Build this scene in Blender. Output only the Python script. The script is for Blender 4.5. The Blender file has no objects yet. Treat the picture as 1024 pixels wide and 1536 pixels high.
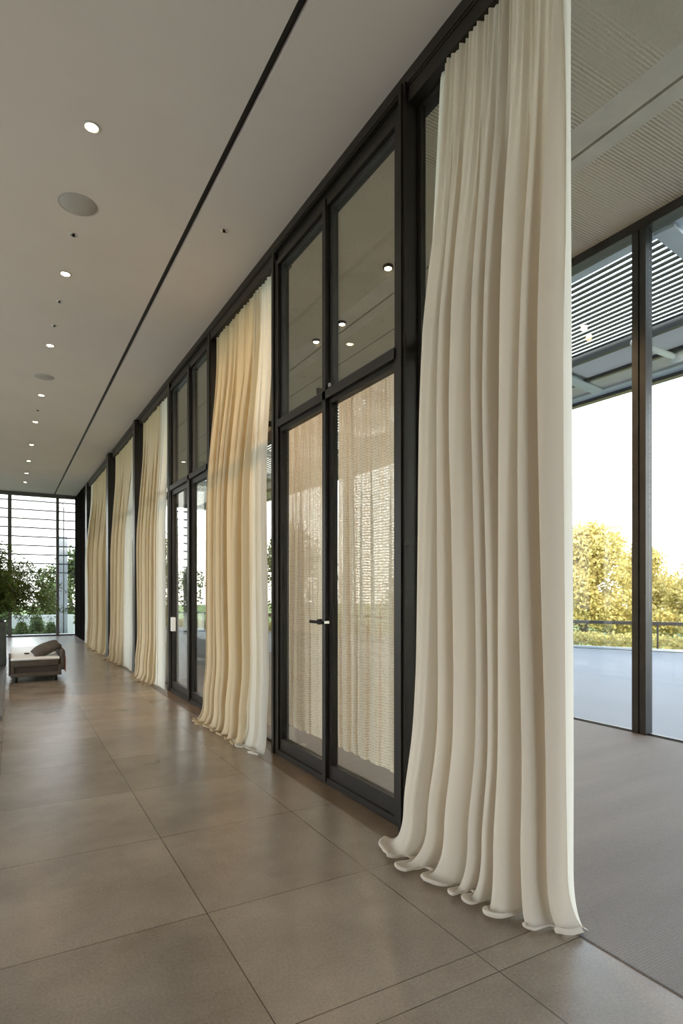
import bpy, bmesh, math, random
from mathutils import Vector, Matrix, noise
random.seed(7)
R = math.radians
col = bpy.context.scene.collection
scene = bpy.context.scene

# ------------------------------------------------------------------ materials
def mat(name, color=(0.5, 0.5, 0.5), rough=0.5, metal=0.0, spec=0.5):
    m = bpy.data.materials.new(name); m.use_nodes = True
    b = m.node_tree.nodes['Principled BSDF']
    b.inputs['Base Color'].default_value = (*color, 1)
    b.inputs['Roughness'].default_value = rough
    b.inputs['Metallic'].default_value = metal
    b.inputs['Specular IOR Level'].default_value = spec
    return m

def nd(m, t, **kw):
    n = m.node_tree.nodes.new(t)
    for k, v in kw.items():
        if k in n.inputs.keys(): n.inputs[k].default_value = v
        else: setattr(n, k, v)
    return n
def lk(m, a, b): m.node_tree.links.new(a, b)

def varied(name, c1, c2, scale=3.0, rough=0.6, bump=0.0, bscale=60.0, metal=0.0, spec=0.5, stretch=(1, 1, 1)):
    m = mat(name, c1, rough, metal, spec)
    b = m.node_tree.nodes['Principled BSDF']
    tc = nd(m, 'ShaderNodeTexCoord'); mp = nd(m, 'ShaderNodeMapping'); mp.inputs['Scale'].default_value = stretch
    lk(m, tc.outputs['Object'], mp.inputs['Vector'])
    nz = nd(m, 'ShaderNodeTexNoise', Scale=scale, Detail=8.0, Roughness=0.6)
    lk(m, mp.outputs['Vector'], nz.inputs['Vector'])
    mx = nd(m, 'ShaderNodeMix', data_type='RGBA')
    mx.inputs[6].default_value = (*c1, 1); mx.inputs[7].default_value = (*c2, 1)
    rp = nd(m, 'ShaderNodeMapRange'); rp.inputs[1].default_value = 0.3; rp.inputs[2].default_value = 0.7
    lk(m, nz.outputs['Fac'], rp.inputs[0]); lk(m, rp.outputs[0], mx.inputs[0])
    lk(m, mx.outputs[2], b.inputs['Base Color'])
    if bump:
        n2 = nd(m, 'ShaderNodeTexNoise', Scale=bscale, Detail=6.0)
        lk(m, mp.outputs['Vector'], n2.inputs['Vector'])
        bp = nd(m, 'ShaderNodeBump', Strength=bump, Distance=0.01)
        lk(m, n2.outputs['Fac'], bp.inputs['Height']); lk(m, bp.outputs['Normal'], b.inputs['Normal'])
    return m

def math_n(m, op, a, b=None, c=None):
    n = nd(m, 'ShaderNodeMath', operation=op)
    for i, v in enumerate((a, b, c)):
        if v is None: continue
        if isinstance(v, (int, float)): n.inputs[i].default_value = v
        else: lk(m, v, n.inputs[i])
    return n.outputs[0]

def floor_mat():
    m = mat('stone_tile', (0.2, 0.16, 0.13), 0.3)
    b = m.node_tree.nodes['Principled BSDF']
    tc = nd(m, 'ShaderNodeTexCoord'); sx = nd(m, 'ShaderNodeSeparateXYZ')
    lk(m, tc.outputs['Object'], sx.inputs[0])
    X, Y = sx.outputs['X'], sx.outputs['Y']
    def line(coord, off, pitch, w=0.0022):
        t = math_n(m, 'DIVIDE', math_n(m, 'SUBTRACT', coord, off), pitch)
        f = math_n(m, 'FRACT', math_n(m, 'ADD', t, 100.0))
        dd = math_n(m, 'MINIMUM', f, math_n(m, 'SUBTRACT', 1.0, f))
        return math_n(m, 'LESS_THAN', dd, w / pitch)
    lx = line(X, 0.75, 0.833); ly = line(Y, 1.605, 0.93)
    l3 = math_n(m, 'LESS_THAN', math_n(m, 'ABSOLUTE', math_n(m, 'SUBTRACT', Y, 1.735)), 0.0022)
    j = math_n(m, 'MAXIMUM', math_n(m, 'MAXIMUM', lx, ly), l3)
    # tile id -> slight tone per tile
    ix = math_n(m, 'FLOOR', math_n(m, 'DIVIDE', math_n(m, 'SUBTRACT', X, 0.75), 0.833))
    iy = math_n(m, 'FLOOR', math_n(m, 'DIVIDE', math_n(m, 'SUBTRACT', Y, 1.605), 0.93))
    cb = nd(m, 'ShaderNodeCombineXYZ'); lk(m, ix, cb.inputs[0]); lk(m, iy, cb.inputs[1])
    wn = nd(m, 'ShaderNodeTexWhiteNoise', noise_dimensions='3D'); lk(m, cb.outputs[0], wn.inputs['Vector'])
    n1 = nd(m, 'ShaderNodeTexNoise', Scale=1.3, Detail=10.0, Roughness=0.62); lk(m, tc.outputs['Object'], n1.inputs['Vector'])
    n2 = nd(m, 'ShaderNodeTexNoise', Scale=90.0, Detail=5.0, Roughness=0.7); lk(m, tc.outputs['Object'], n2.inputs['Vector'])
    f = math_n(m, 'ADD', math_n(m, 'MULTIPLY', n1.outputs['Fac'], 0.9), math_n(m, 'MULTIPLY', n2.outputs['Fac'], 0.6))
    f = math_n(m, 'ADD', f, math_n(m, 'MULTIPLY', wn.outputs['Value'], 0.16))
    rp = nd(m, 'ShaderNodeMapRange'); rp.inputs[1].default_value = 0.55; rp.inputs[2].default_value = 1.10
    lk(m, f, rp.inputs[0])
    mx = nd(m, 'ShaderNodeMix', data_type='RGBA')
    mx.inputs[6].default_value = (0.13, 0.10, 0.076, 1); mx.inputs[7].default_value = (0.32, 0.262, 0.208, 1)
    lk(m, rp.outputs[0], mx.inputs[0])
    m2 = nd(m, 'ShaderNodeMix', data_type='RGBA'); m2.inputs[7].default_value = (0.03, 0.022, 0.018, 1)
    lk(m, mx.outputs[2], m2.inputs[6]); lk(m, j, m2.inputs[0]); lk(m, m2.outputs[2], b.inputs['Base Color'])
    b.inputs['Roughness'].default_value = 0.27
    b.inputs['IOR'].default_value = 1.6
    b.inputs['Specular IOR Level'].default_value = 0.9
    return m

def rib_mat(name, c1, c2, freq, scale, rough=0.9, strength=0.5, band=1.0, spec=0.2):
    """ribs running along X (profile varies with Y), broken up by noise"""
    m = mat(name, c1, rough, 0, spec)
    b = m.node_tree.nodes['Principled BSDF']
    tc = nd(m, 'ShaderNodeTexCoord'); sx = nd(m, 'ShaderNodeSeparateXYZ'); lk(m, tc.outputs['Object'], sx.inputs[0])
    mp = nd(m, 'ShaderNodeMapping'); mp.inputs['Scale'].default_value = (0.25, 1.6, 1)
    lk(m, tc.outputs['Object'], mp.inputs['Vector'])
    n1 = nd(m, 'ShaderNodeTexNoise', Scale=scale, Detail=6.0); lk(m, mp.outputs['Vector'], n1.inputs['Vector'])
    n2 = nd(m, 'ShaderNodeTexNoise', Scale=120.0, Detail=3.0); lk(m, tc.outputs['Object'], n2.inputs['Vector'])
    s = math_n(m, 'SINE', math_n(m, 'MULTIPLY', sx.outputs['Y'], freq))
    s2 = math_n(m, 'SINE', math_n(m, 'MULTIPLY', sx.outputs['X'], freq * 1.3))
    s = math_n(m, 'ADD', s, math_n(m, 'MULTIPLY', s2, 0.35))
    rp = nd(m, 'ShaderNodeMapRange'); rp.inputs[1].default_value = 0.42; rp.inputs[2].default_value = 0.58
    lk(m, n1.outputs['Fac'], rp.inputs[0])
    h = math_n(m, 'MULTIPLY', s, rp.outputs[0])
    hh = math_n(m, 'ADD', math_n(m, 'MULTIPLY', h, 0.5), n2.outputs['Fac'])
    bp = nd(m, 'ShaderNodeBump', Strength=strength, Distance=0.012); lk(m, hh, bp.inputs['Height'])
    lk(m, bp.outputs['Normal'], b.inputs['Normal'])
    f = math_n(m, 'ADD', math_n(m, 'MULTIPLY', h, 0.22 * band), math_n(m, 'MULTIPLY', n2.outputs['Fac'], 0.5))
    f = math_n(m, 'ADD', f, math_n(m, 'MULTIPLY', n1.outputs['Fac'], 0.5))
    mx = nd(m, 'ShaderNodeMix', data_type='RGBA')
    mx.inputs[6].default_value = (*c1, 1); mx.inputs[7].default_value = (*c2, 1)
    lk(m, f, mx.inputs[0]); lk(m, mx.outputs[2], b.inputs['Base Color'])
    return m

def glass_mat(name, tint=(0.93, 0.95, 0.94), refl=1.0):
    m = bpy.data.materials.new(name); m.use_nodes = True
    nt = m.node_tree; nt.nodes.remove(nt.nodes['Principled BSDF'])
    out = nt.nodes['Material Output']
    tr = nd(m, 'ShaderNodeBsdfTransparent'); tr.inputs[0].default_value = (*tint, 1)
    gl = nd(m, 'ShaderNodeBsdfGlossy', Roughness=0.0)
    lw = nd(m, 'ShaderNodeLayerWeight', Blend=0.5)
    pw = math_n(m, 'POWER', lw.outputs['Facing'], 5.0)
    frv = math_n(m, 'ADD', math_n(m, 'MULTIPLY', pw, 0.9), 0.035)
    mx = nd(m, 'ShaderNodeMixShader')
    lk(m, math_n(m, 'MULTIPLY', frv, refl), mx.inputs[0]); lk(m, tr.outputs[0], mx.inputs[1]); lk(m, gl.outputs[0], mx.inputs[2])
    lk(m, mx.outputs[0], out.inputs['Surface'])
    return m

def cloth_mat(name, c, ctr, transl=0.4, knit=False, seethru=0.0):
    m = bpy.data.materials.new(name); m.use_nodes = True
    nt = m.node_tree; nt.nodes.remove(nt.nodes['Principled BSDF'])
    out = nt.nodes['Material Output']
    tc = nd(m, 'ShaderNodeTexCoord')
    mp = nd(m, 'ShaderNodeMapping'); mp.inputs['Scale'].default_value = (1, 1, 4) if not knit else (1, 1, 1)
    lk(m, tc.outputs['Object'], mp.inputs['Vector'])
    nz = nd(m, 'ShaderNodeTexNoise', Scale=45.0, Detail=7.0, Roughness=0.65); lk(m, mp.outputs['Vector'], nz.inputs['Vector'])
    mx = nd(m, 'ShaderNodeMix', data_type='RGBA')
    mx.inputs[6].default_value = (*[v * 0.9 for v in c], 1); mx.inputs[7].default_value = (*c, 1)
    lk(m, nz.outputs['Fac'], mx.inputs[0])
    df = nd(m, 'ShaderNodeBsdfDiffuse', Roughness=0.6); lk(m, mx.outputs[2], df.inputs[0])
    tl = nd(m, 'ShaderNodeBsdfTranslucent'); tl.inputs[0].default_value = (*ctr, 1)
    bp = nd(m, 'ShaderNodeBump', Strength=0.25, Distance=0.003); lk(m, nz.outputs['Fac'], bp.inputs['Height'])
    lk(m, bp.outputs['Normal'], df.inputs['Normal'])
    ms = nd(m, 'ShaderNodeMixShader', Fac=transl); lk(m, df.outputs[0], ms.inputs[1]); lk(m, tl.outputs[0], ms.inputs[2])
    last = ms.outputs[0]
    if knit:
        sx = nd(m, 'ShaderNodeSeparateXYZ'); lk(m, tc.outputs['Object'], sx.inputs[0])
        mp2 = nd(m, 'ShaderNodeMapping'); mp2.inputs['Scale'].default_value = (1, 1, 1.6)
        lk(m, tc.outputs['Object'], mp2.inputs['Vector'])
        n3 = nd(m, 'ShaderNodeTexNoise', Scale=26.0, Detail=4.0); lk(m, mp2.outputs['Vector'], n3.inputs['Vector'])
        ph = math_n(m, 'ADD', math_n(m, 'MULTIPLY', sx.outputs['Z'], 300.0), math_n(m, 'MULTIPLY', n3.outputs['Fac'], 7.0))
        s = math_n(m, 'SINE', ph)
        sy = math_n(m, 'SINE', math_n(m, 'ADD', math_n(m, 'MULTIPLY', sx.outputs['Y'], 170.0), math_n(m, 'MULTIPLY', n3.outputs['Fac'], 14.0)))
        q = math_n(m, 'ADD', s, math_n(m, 'MULTIPLY', sy, 0.35))
        hole = nd(m, 'ShaderNodeMapRange'); hole.inputs[1].default_value = 0.35; hole.inputs[2].default_value = 1.1
        hole.inputs[3].default_value = seethru * 0.25; hole.inputs[4].default_value = min(1, seethru * 2.2)
        lk(m, q, hole.inputs[0])
        tp = nd(m, 'ShaderNodeBsdfTransparent')
        m3 = nd(m, 'ShaderNodeMixShader'); lk(m, hole.outputs[0], m3.inputs[0]); lk(m, last, m3.inputs[1]); lk(m, tp.outputs[0], m3.inputs[2])
        last = m3.outputs[0]
    elif seethru:
        tp = nd(m, 'ShaderNodeBsdfTransparent')
        m3 = nd(m, 'ShaderNodeMixShader', Fac=seethru); lk(m, last, m3.inputs[1]); lk(m, tp.outputs[0], m3.inputs[2]); last = m3.outputs[0]
    lk(m, last, out.inputs['Surface'])
    return m

def emis(name, c, s):
    m = bpy.data.materials.new(name); m.use_nodes = True
    b = m.node_tree.nodes['Principled BSDF']
    b.inputs['Base Color'].default_value = (0.8, 0.8, 0.8, 1)
    b.inputs['Emission Color'].default_value = (*c, 1); b.inputs['Emission Strength'].default_value = s
    return m

def leaf_mat(name, c1, c2, tr=0.4):
    m = bpy.data.materials.new(name); m.use_nodes = True
    nt = m.node_tree; nt.nodes.remove(nt.nodes['Principled BSDF']); out = nt.nodes['Material Output']
    g = nd(m, 'ShaderNodeNewGeometry')
    mx = nd(m, 'ShaderNodeMix', data_type='RGBA'); mx.inputs[6].default_value = (*c1, 1); mx.inputs[7].default_value = (*c2, 1)
    lk(m, g.outputs['Random Per Island'], mx.inputs[0])
    df = nd(m, 'ShaderNodeBsdfDiffuse'); tl = nd(m, 'ShaderNodeBsdfTranslucent')
    lk(m, mx.outputs[2], df.inputs[0]); lk(m, mx.outputs[2], tl.inputs[0])
    ms = nd(m, 'ShaderNodeMixShader', Fac=tr); lk(m, df.outputs[0], ms.inputs[1]); lk(m, tl.outputs[0], ms.inputs[2])
    lk(m, ms.outputs[0], out.inputs['Surface'])
    return m

M = dict(
    tile=floor_mat(),
    strip=varied('floor_shade_brown', (0.11, 0.075, 0.045), (0.16, 0.11, 0.07), 6, 0.35),  # darker brown, floor shade put into the colour
    ceil=varied('painted_plaster', (0.66, 0.605, 0.565), (0.70, 0.645, 0.605), 1.0, 0.85),
    slot=mat('slot_black', (0.006, 0.006, 0.006), 0.5),
    concrete=rib_mat('ribbed_concrete', (0.50, 0.44, 0.34), (0.95, 0.87, 0.73), 210.0, 1.5, 0.95, 0.9, 2.0),
    smooth=varied('smooth_concrete', (0.62, 0.57, 0.49), (0.72, 0.67, 0.58), 4, 0.9, 0.2),
    carpet=rib_mat('woven_carpet', (0.055, 0.053, 0.054), (0.26, 0.25, 0.245), 520.0, 2.4, 0.7, 0.22, 0.35, 0.5),
    terrace=varied('terrace_stone', (0.085, 0.095, 0.125), (0.12, 0.13, 0.16), 0.7, 0.5, stretch=(1, 0.4, 1)),
    matt=mat('matt_black', (0.012, 0.011, 0.010), 0.9, 0.0, 0.0),
    frame=varied('dark_bronze_metal', (0.012, 0.0095, 0.0075), (0.019, 0.015, 0.012), 4, 0.42, metal=0.0, spec=0.35),
    bouncestone=varied('pale_bounce_stone', (0.42, 0.40, 0.37), (0.50, 0.48, 0.44), 1.5, 0.7),  # paleness chosen to bounce daylight onto the gallery ceiling
    frame2=varied('grey_metal', (0.06, 0.058, 0.056), (0.085, 0.083, 0.08), 4, 0.35, metal=0.5),
    frame3=varied('glare_grey_metal', (0.13, 0.13, 0.125), (0.17, 0.17, 0.165), 4, 0.45),  # window glare on the far frames put into this lighter grey
    steel=varied('pale_steel', (0.5, 0.54, 0.6), (0.6, 0.64, 0.7), 3, 0.45),
    slat=mat('louvre_dark', (0.05, 0.052, 0.052), 0.5),
    panelwhite=varied('white_panel', (0.75, 0.76, 0.74), (0.82, 0.82, 0.8), 2, 0.6),
    opal=cloth_mat('opal_panel', (0.8, 0.8, 0.78), (0.3, 0.3, 0.3), 0.6),
    chrome=mat('chrome', (0.7, 0.7, 0.7), 0.2, 1.0),
    black=mat('black_metal', (0.010, 0.009, 0.008), 0.6, 0.0, 0.12),
    wall=varied('wall_plaster', (0.5, 0.47, 0.43), (0.55, 0.52, 0.48), 1.0, 0.85),
    glass=glass_mat('clear_glass'),
    glass2=glass_mat('partition_glass', (0.86, 0.85, 0.81), 1.0),
    cream=cloth_mat('cream_linen', (0.80, 0.745, 0.665), (0.84, 0.71, 0.53), 0.34),
    tan=cloth_mat('tan_linen', (0.69, 0.605, 0.455), (0.82, 0.67, 0.42), 0.40),
    white=cloth_mat('white_voile', (0.84, 0.83, 0.78), (0.92, 0.90, 0.82), 0.55),
    knit=cloth_mat('knitted_sheer', (0.80, 0.75, 0.67), (0.86, 0.78, 0.66), 0.5, True, 0.16),
    lamp=emis('warm_lamp', (1.0, 0.80, 0.52), 40.0),
    ring=mat('white_ring', (0.5, 0.47, 0.44), 0.5),
    grille=mat('speaker_grille', (0.42, 0.40, 0.38), 0.7),
    trunk=varied('bark', (0.10, 0.07, 0.05), (0.18, 0.13, 0.09), 12, 0.9, 0.4),
    leafy=leaf_mat('golden_leaf', (0.40, 0.33, 0.11), (0.78, 0.66, 0.30)),
    leafg=leaf_mat('green_leaf', (0.055, 0.085, 0.035), (0.16, 0.20, 0.10)),
    leafs=leaf_mat('shrub_leaf', (0.10, 0.15, 0.06), (0.28, 0.34, 0.17)),
    leafd=leaf_mat('dark_leaf', (0.05, 0.09, 0.02), (0.16, 0.22, 0.06)),
    grass=varied('grass', (0.10, 0.16, 0.05), (0.22, 0.28, 0.10), 3, 0.9),
    sofa_top=varied('white_upholstery', (0.78, 0.78, 0.79), (0.86, 0.86, 0.87), 20, 0.4, 0.1),
    sofa_side=varied('taupe_upholstery', (0.06, 0.046, 0.036), (0.085, 0.067, 0.052), 20, 0.85, 0.2),
    sofa_dark=mat('dark_brown_leather', (0.035, 0.022, 0.016), 0.5),
    rust=varied('rust_cloth', (0.25, 0.09, 0.06), (0.32, 0.13, 0.09), 15, 0.8),
    planter=varied('planter_glaze', (0.05, 0.055, 0.045), (0.08, 0.085, 0.07), 5, 0.25),
    soil=varied('soil', (0.04, 0.03, 0.02), (0.07, 0.05, 0.035), 30, 0.95, 0.5),
    plinth=varied('dark_stone', (0.10, 0.095, 0.09), (0.14, 0.13, 0.12), 4, 0.4),
)

# ------------------------------------------------------------------ mesh helpers
class MB:
    def __init__(s): s.bm = bmesh.new()
    def box(s, x0, x1, y0, y1, z0, z1, slope=0.0, bev=0.0):
        """box; slope raises z with y (both faces)"""
        vs = []
        for (x, y, z) in ((x0, y0, z0), (x1, y0, z0), (x1, y1, z0), (x0, y1, z0), (x0, y0, z1), (x1, y0, z1), (x1, y1, z1), (x0, y1, z1)):
            vs.append(s.bm.verts.new((x, y, z + slope * y)))
        fs = [s.bm.faces.new([vs[i] for i in f]) for f in ((0, 3, 2, 1), (4, 5, 6, 7), (0, 1, 5, 4), (1, 2, 6, 5), (2, 3, 7, 6), (3, 0, 4, 7))]
        if bev:
            es = list({e for f in fs for e in f.edges})
            bmesh.ops.bevel(s.bm, geom=es, offset=bev, segments=2, profile=0.5, affect='EDGES')
        return s
    def topbox(s, x0, x1, y0, y1, z0, zt, slope):
        """box with a flat bottom z0 and a top that is zt+slope*y"""
        vs = []
        for (x, y) in ((x0, y0), (x1, y0), (x1, y1), (x0, y1)): vs.append(s.bm.verts.new((x, y, z0)))
        for (x, y) in ((x0, y0), (x1, y0), (x1, y1), (x0, y1)): vs.append(s.bm.verts.new((x, y, zt + slope * y)))
        for f in ((0, 3, 2, 1), (4, 5, 6, 7), (0, 1, 5, 4), (1, 2, 6, 5), (2, 3, 7, 6), (3, 0, 4, 7)): s.bm.faces.new([vs[i] for i in f])
        return s
    def tube(s, pts, rad, seg=10, cap=True):
        pts = [Vector(p) for p in pts]; rings = []
        for i, p in enumerate(pts):
            a = pts[max(i - 1, 0)]; b = pts[min(i + 1, len(pts) - 1)]
            t = (b - a).normalized()
            up = Vector((0, 0, 1)) if abs(t.z) < 0.9 else Vector((1, 0, 0))
            u = t.cross(up).normalized(); v = t.cross(u)
            r = rad[i] if isinstance(rad, (list, tuple)) else rad
            rings.append([s.bm.verts.new(p + u * r * math.cos(2 * math.pi * k / seg) + v * r * math.sin(2 * math.pi * k / seg)) for k in range(seg)])
        for i in range(len(rings) - 1):
            for k in range(seg):
                s.bm.faces.new((rings[i][k], rings[i][(k + 1) % seg], rings[i + 1][(k + 1) % seg], rings[i + 1][k]))
        if cap:
            s.bm.faces.new(rings[0][::-1]); s.bm.faces.new(rings[-1])
        return s
    def lathe(s, prof, c=(0, 0, 0), seg=32):
        rings = [[s.bm.verts.new((c[0] + r * math.cos(2 * math.pi * k / seg), c[1] + r * math.sin(2 * math.pi * k / seg), c[2] + z)) for k in range(seg)] for r, z in prof]
        for i in range(len(rings) - 1):
            for k in range(seg):
                s.bm.faces.new((rings[i][k], rings[i][(k + 1) % seg], rings[i + 1][(k + 1) % seg], rings[i + 1][k]))
        s.bm.faces.new(rings[0][::-1]); s.bm.faces.new(rings[-1])
        return s
    def build(s, name, m, parent=None, smooth=False, loc=None):
        bmesh.ops.recalc_face_normals(s.bm, faces=s.bm.faces)
        me = bpy.data.meshes.new(name); s.bm.to_mesh(me); s.bm.free()
        me.materials.append(m)
        if smooth:
            for p in me.polygons: p.use_smooth = True
        o = bpy.data.objects.new(name, me); col.objects.link(o)
        if loc is not None: o.location = loc
        if parent: o.parent = parent
        return o

def tag(o, label=None, cat=None, group=None, kind=None):
    if label: o['label'] = label
    if cat: o['category'] = cat
    if group: o['group'] = group
    if kind: o['kind'] = kind
    return o
def empty(name, loc=(0, 0, 0), rz=0):
    o = bpy.data.objects.new(name, None); col.objects.link(o); o.location = loc; o.rotation_euler.z = rz
    o.empty_display_size = 0.1
    return o
def struct(o, label=None, cat=None): return tag(o, label, cat, None, 'structure')
def copy_tree(o, parent=None):
    c = o.copy(); col.objects.link(c); c.parent = parent
    for ch in list(o.children): copy_tree(ch, c)
    return c

# ------------------------------------------------------------------ dimensions
CS = 0.027                       # the ceiling rises gently towards the far end
ZC = 4.431                       # height of the gallery ceiling at y = 0
ZC2 = 5.12                       # height of the next room's ceiling at y = 0
def zc(y): return ZC + CS * y
WX = 2.04                        # face of the glazed partition
YF = 23.2                        # far end
XR = 5.58                        # right window wall
YB = -4.0                        # behind the camera
XL = -6.0
TR = (2.83, 0.02)                # transom height and its rise
def ztr(y): return TR[0] + TR[1] * y

# ------------------------------------------------------------------ the shell
b = MB(); b.box(XL, WX, YB, YF + 0.1, -0.12, 0.0)
struct(b.build('floor', M['tile']), 'large warm grey stone floor tiles with thin dark joints', 'floor')
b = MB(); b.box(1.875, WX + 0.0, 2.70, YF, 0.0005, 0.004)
struct(b.build('trim_1', M['strip']), 'brown strip of painted shade on the floor along the glazed partition', 'floor strip')  # dark strip painted in for reflection and shade at the partition foot
b = MB(); b.box(WX, XR, YB, YF + 0.1, -0.12, -0.004)
b.box(WX, XR, YB, YF + 0.1, -0.004, 0.006)
struct(b.build('floor_2', M['carpet']), 'grey woven carpet floor right of the curtains', 'floor')
# gallery ceiling in two pieces, black slot between
SX0, SX1 = 1.297, 1.350
b = MB(); b.box(XL, SX0, YB, YF, ZC, ZC + 0.15, CS)
struct(b.build('ceiling', M['ceil']), 'plain warm grey plaster ceiling with downlights', 'ceiling')
b = MB(); b.box(SX1, WX + 0.02, YB, YF, ZC, ZC + 0.15, CS)
struct(b.build('ceiling_2', M['ceil']), 'narrow plaster ceiling strip between slot and partition', 'ceiling')
b = MB(); b.box(SX0, SX1, YB, YF, ZC + 0.04, ZC + 0.15, CS)
struct(b.build('trim_2', M['slot']), 'black shadow slot running the length of the ceiling', 'ceiling slot')
# next room's ceiling
SE = [(4.25, 0.022), (5.02, 0.012)]
b = MB(); b.box(WX + 0.1, 3.98, YB, YF, ZC2, ZC2 + 0.2, CS); b.box(4.42, XR + 0.1, YB, YF, ZC2, ZC2 + 0.2, CS)
struct(b.build('ceiling_3', M['concrete']), 'rough ribbed concrete ceiling of the carpeted room', 'ceiling')
b = MB(); b.box(3.98, 4.235, YB, YF, ZC2, ZC2 + 0.2, CS); b.box(4.265, 4.42, YB, YF, ZC2, ZC2 + 0.2, CS)
struct(b.build('ceiling_4', M['smooth']), 'smooth concrete band beside the dark ceiling seam', 'ceiling')
b = MB(); b.box(4.235, 4.265, YB, YF, ZC2 + 0.03, ZC2 + 0.2, CS)
b.box(4.845, 4.86, 5.0, YF, ZC2 - 0.001, ZC2 + 0.03, CS)
struct(b.build('trim_3', M['slot']), 'dark seam in the concrete ceiling', 'ceiling seam')
# bulkhead above the partition, closing the height difference
b = MB(); b.box(WX + 0.02, WX + 0.14, YB, YF, ZC - 0.02, ZC2 + 0.2, CS)
struct(b.build('wall_middle', M['wall']), 'plaster bulkhead above the partition header', 'wall')
# walls behind and to the left of the camera
b = MB(); b.topbox(XL, WX, YB - 0.15, YB, 0, ZC + 0.2, CS)
struct(b.build('wall_back', M['wall']), 'plain plaster end wall behind the viewer', 'wall')
root = struct(empty('window_21'), 'added unseen glazing behind the viewer that brightens the carpeted room', 'window')  # unseen glazing added to throw daylight on curtain, carpet and concrete ceiling
b = MB()
for x in (2.1, 3.25, 4.4, 5.52): b.box(x - 0.05, x + 0.05, YB - 0.1, YB, 0.006, ZC2 - 0.1)
b.box(2.05, 5.6, YB - 0.1, YB, ZC2 - 0.25, ZC2 + 0.1); b.build('frame', M['frame2'], root)
b = MB(); b.box(2.1, 5.5, YB - 0.06, YB - 0.05, 0.01, ZC2 - 0.2); b.build('glass_pane', M['glass'], root)
b = MB()
b.topbox(XL - 0.15, XL, YB, -2.0, 0, ZC + 0.2, CS); b.topbox(XL - 0.15, XL, 14.5, YF, 0, ZC + 0.2, CS)
b.topbox(XL - 0.15, XL, -2.0, 14.5, 4.1, ZC + 0.2 , CS)
struct(b.build('wall_left', M['wall']), 'plain plaster side wall on the left', 'wall')
wroot = struct(empty('window_1', (XL, 10.5, 0)), 'long window in the left wall', 'window')
b = MB()
for k in range(6): b.box(-0.1, 0, -12.5 + k * 3.3 - 0.05, -12.5 + k * 3.3 + 0.05, 0, 4.0)
b.box(-0.1, 0, -12.5, 4.0, 0, 0.1); b.box(-0.1, 0, -12.5, 4.0, 3.95, 4.1)
b.build('frame', M['frame'], wroot)
b = MB(); b.box(-0.06, -0.05, -12.5, 4.0, 0.1, 3.95); b.build('glass_pane', M['glass'], wroot)

# ------------------------------------------------------------------ partition: header and posts
b = MB()
b.box(WX - 0.01, WX + 0.16, YB, YF, ZC - 0.075, ZC + 0.0, CS)
b.box(WX + 0.02, WX + 0.15, YB, YF, ZC - 0.175, ZC - 0.075, CS)
for (ya_, yb_) in ((YB, 2.86), (4.80, 6.86), (8.80, YF)):
    b.box(WX - 0.005, WX + 0.155, ya_, yb_, ZC - 0.19, ZC - 0.076, CS)
b.box(WX - 0.012, WX + 0.03, YB, YF, ZC - 0.10, ZC - 0.09, CS)
struct(b.build('trim_4', M['frame']), 'dark metal header beam along the top of the partition', 'header beam')

posts = [(2.80, 2.86, -0.03, 0.07, 'nearest dark metal partition post, beside the large cream curtain'),
         (4.80, 4.90, 0.0, 0.13, 'dark partition post left of the knitted sheer doors'),
         (6.74, 6.86, 0.0, 0.13, 'dark partition post right of the far glazed doors'),
         (8.80, 8.92, -0.01, 0.13, 'dark partition post left of the far glazed doors'),
         (11.20, 11.38, -0.08, 0.15, 'dark partition post between third and fourth curtain'),
         (14.45, 14.78, -0.10, 0.15, 'dark partition post between fourth and fifth curtain'),
         (19.30, 19.70, -0.06, 0.15, 'dark partition post left of the farthest curtain'),
         (2.05, 2.10, 0.055, 0.12, 'slim dark jamb hidden behind the large curtain')]
for i, (y0, y1, xa, xb, lab) in enumerate(posts):
    b = MB(); b.topbox(WX + xa, WX + xb, y0, y1, 0.0, ZC - 0.075, CS)
    if i in (0, 1, 2):
        b.topbox(WX + xa - 0.015, WX + xb, y0 + 0.02, y0 + 0.045, 0.0, ZC - 0.076, CS)
    struct(b.build('trim_%d' % (5 + i), M['frame']), lab, 'partition post')
# black end panel
b = MB(); b.topbox(WX - 0.06, WX + 0.12, 19.70, YF - 0.06, 0.0, ZC - 0.076, CS); b.topbox(WX - 0.075, WX - 0.06, 20.9, 20.96, 0.0, ZC - 0.076, CS)
struct(b.build('wall_right', M['matt']), 'black wall panel at the far end of the curtains', 'wall panel')

def ring_frame(b, x0, x1, y0, y1, z0f, z1f, w, wb=None):
    """rectangular frame in the YZ plane; z0f/z1f = (base, rise)"""
    wb = wb or w
    def col_(ya, yb):
        vs = []
        for top in (0, 1):
            for (x, y) in ((x0, ya), (x1, ya), (x1, yb), (x0, yb)):
                z = (z0f[0] + z0f[1] * y) if top == 0 else (z1f[0] + z1f[1] * y)
                vs.append(b.bm.verts.new((x, y, z)))
        for f in ((0, 3, 2, 1), (4, 5, 6, 7), (0, 1, 5, 4), (1, 2, 6, 5), (2, 3, 7, 6), (3, 0, 4, 7)): b.bm.faces.new([vs[i] for i in f])
    col_(y0, y0 + w); col_(y1 - w, y1)
    b.box(x0, x1, y0 + w, y1 - w, z0f[0], z0f[0] + wb, z0f[1])
    b.box(x0, x1, y0 + w, y1 - w, z1f[0] - w, z1f[0], z1f[1])

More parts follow.
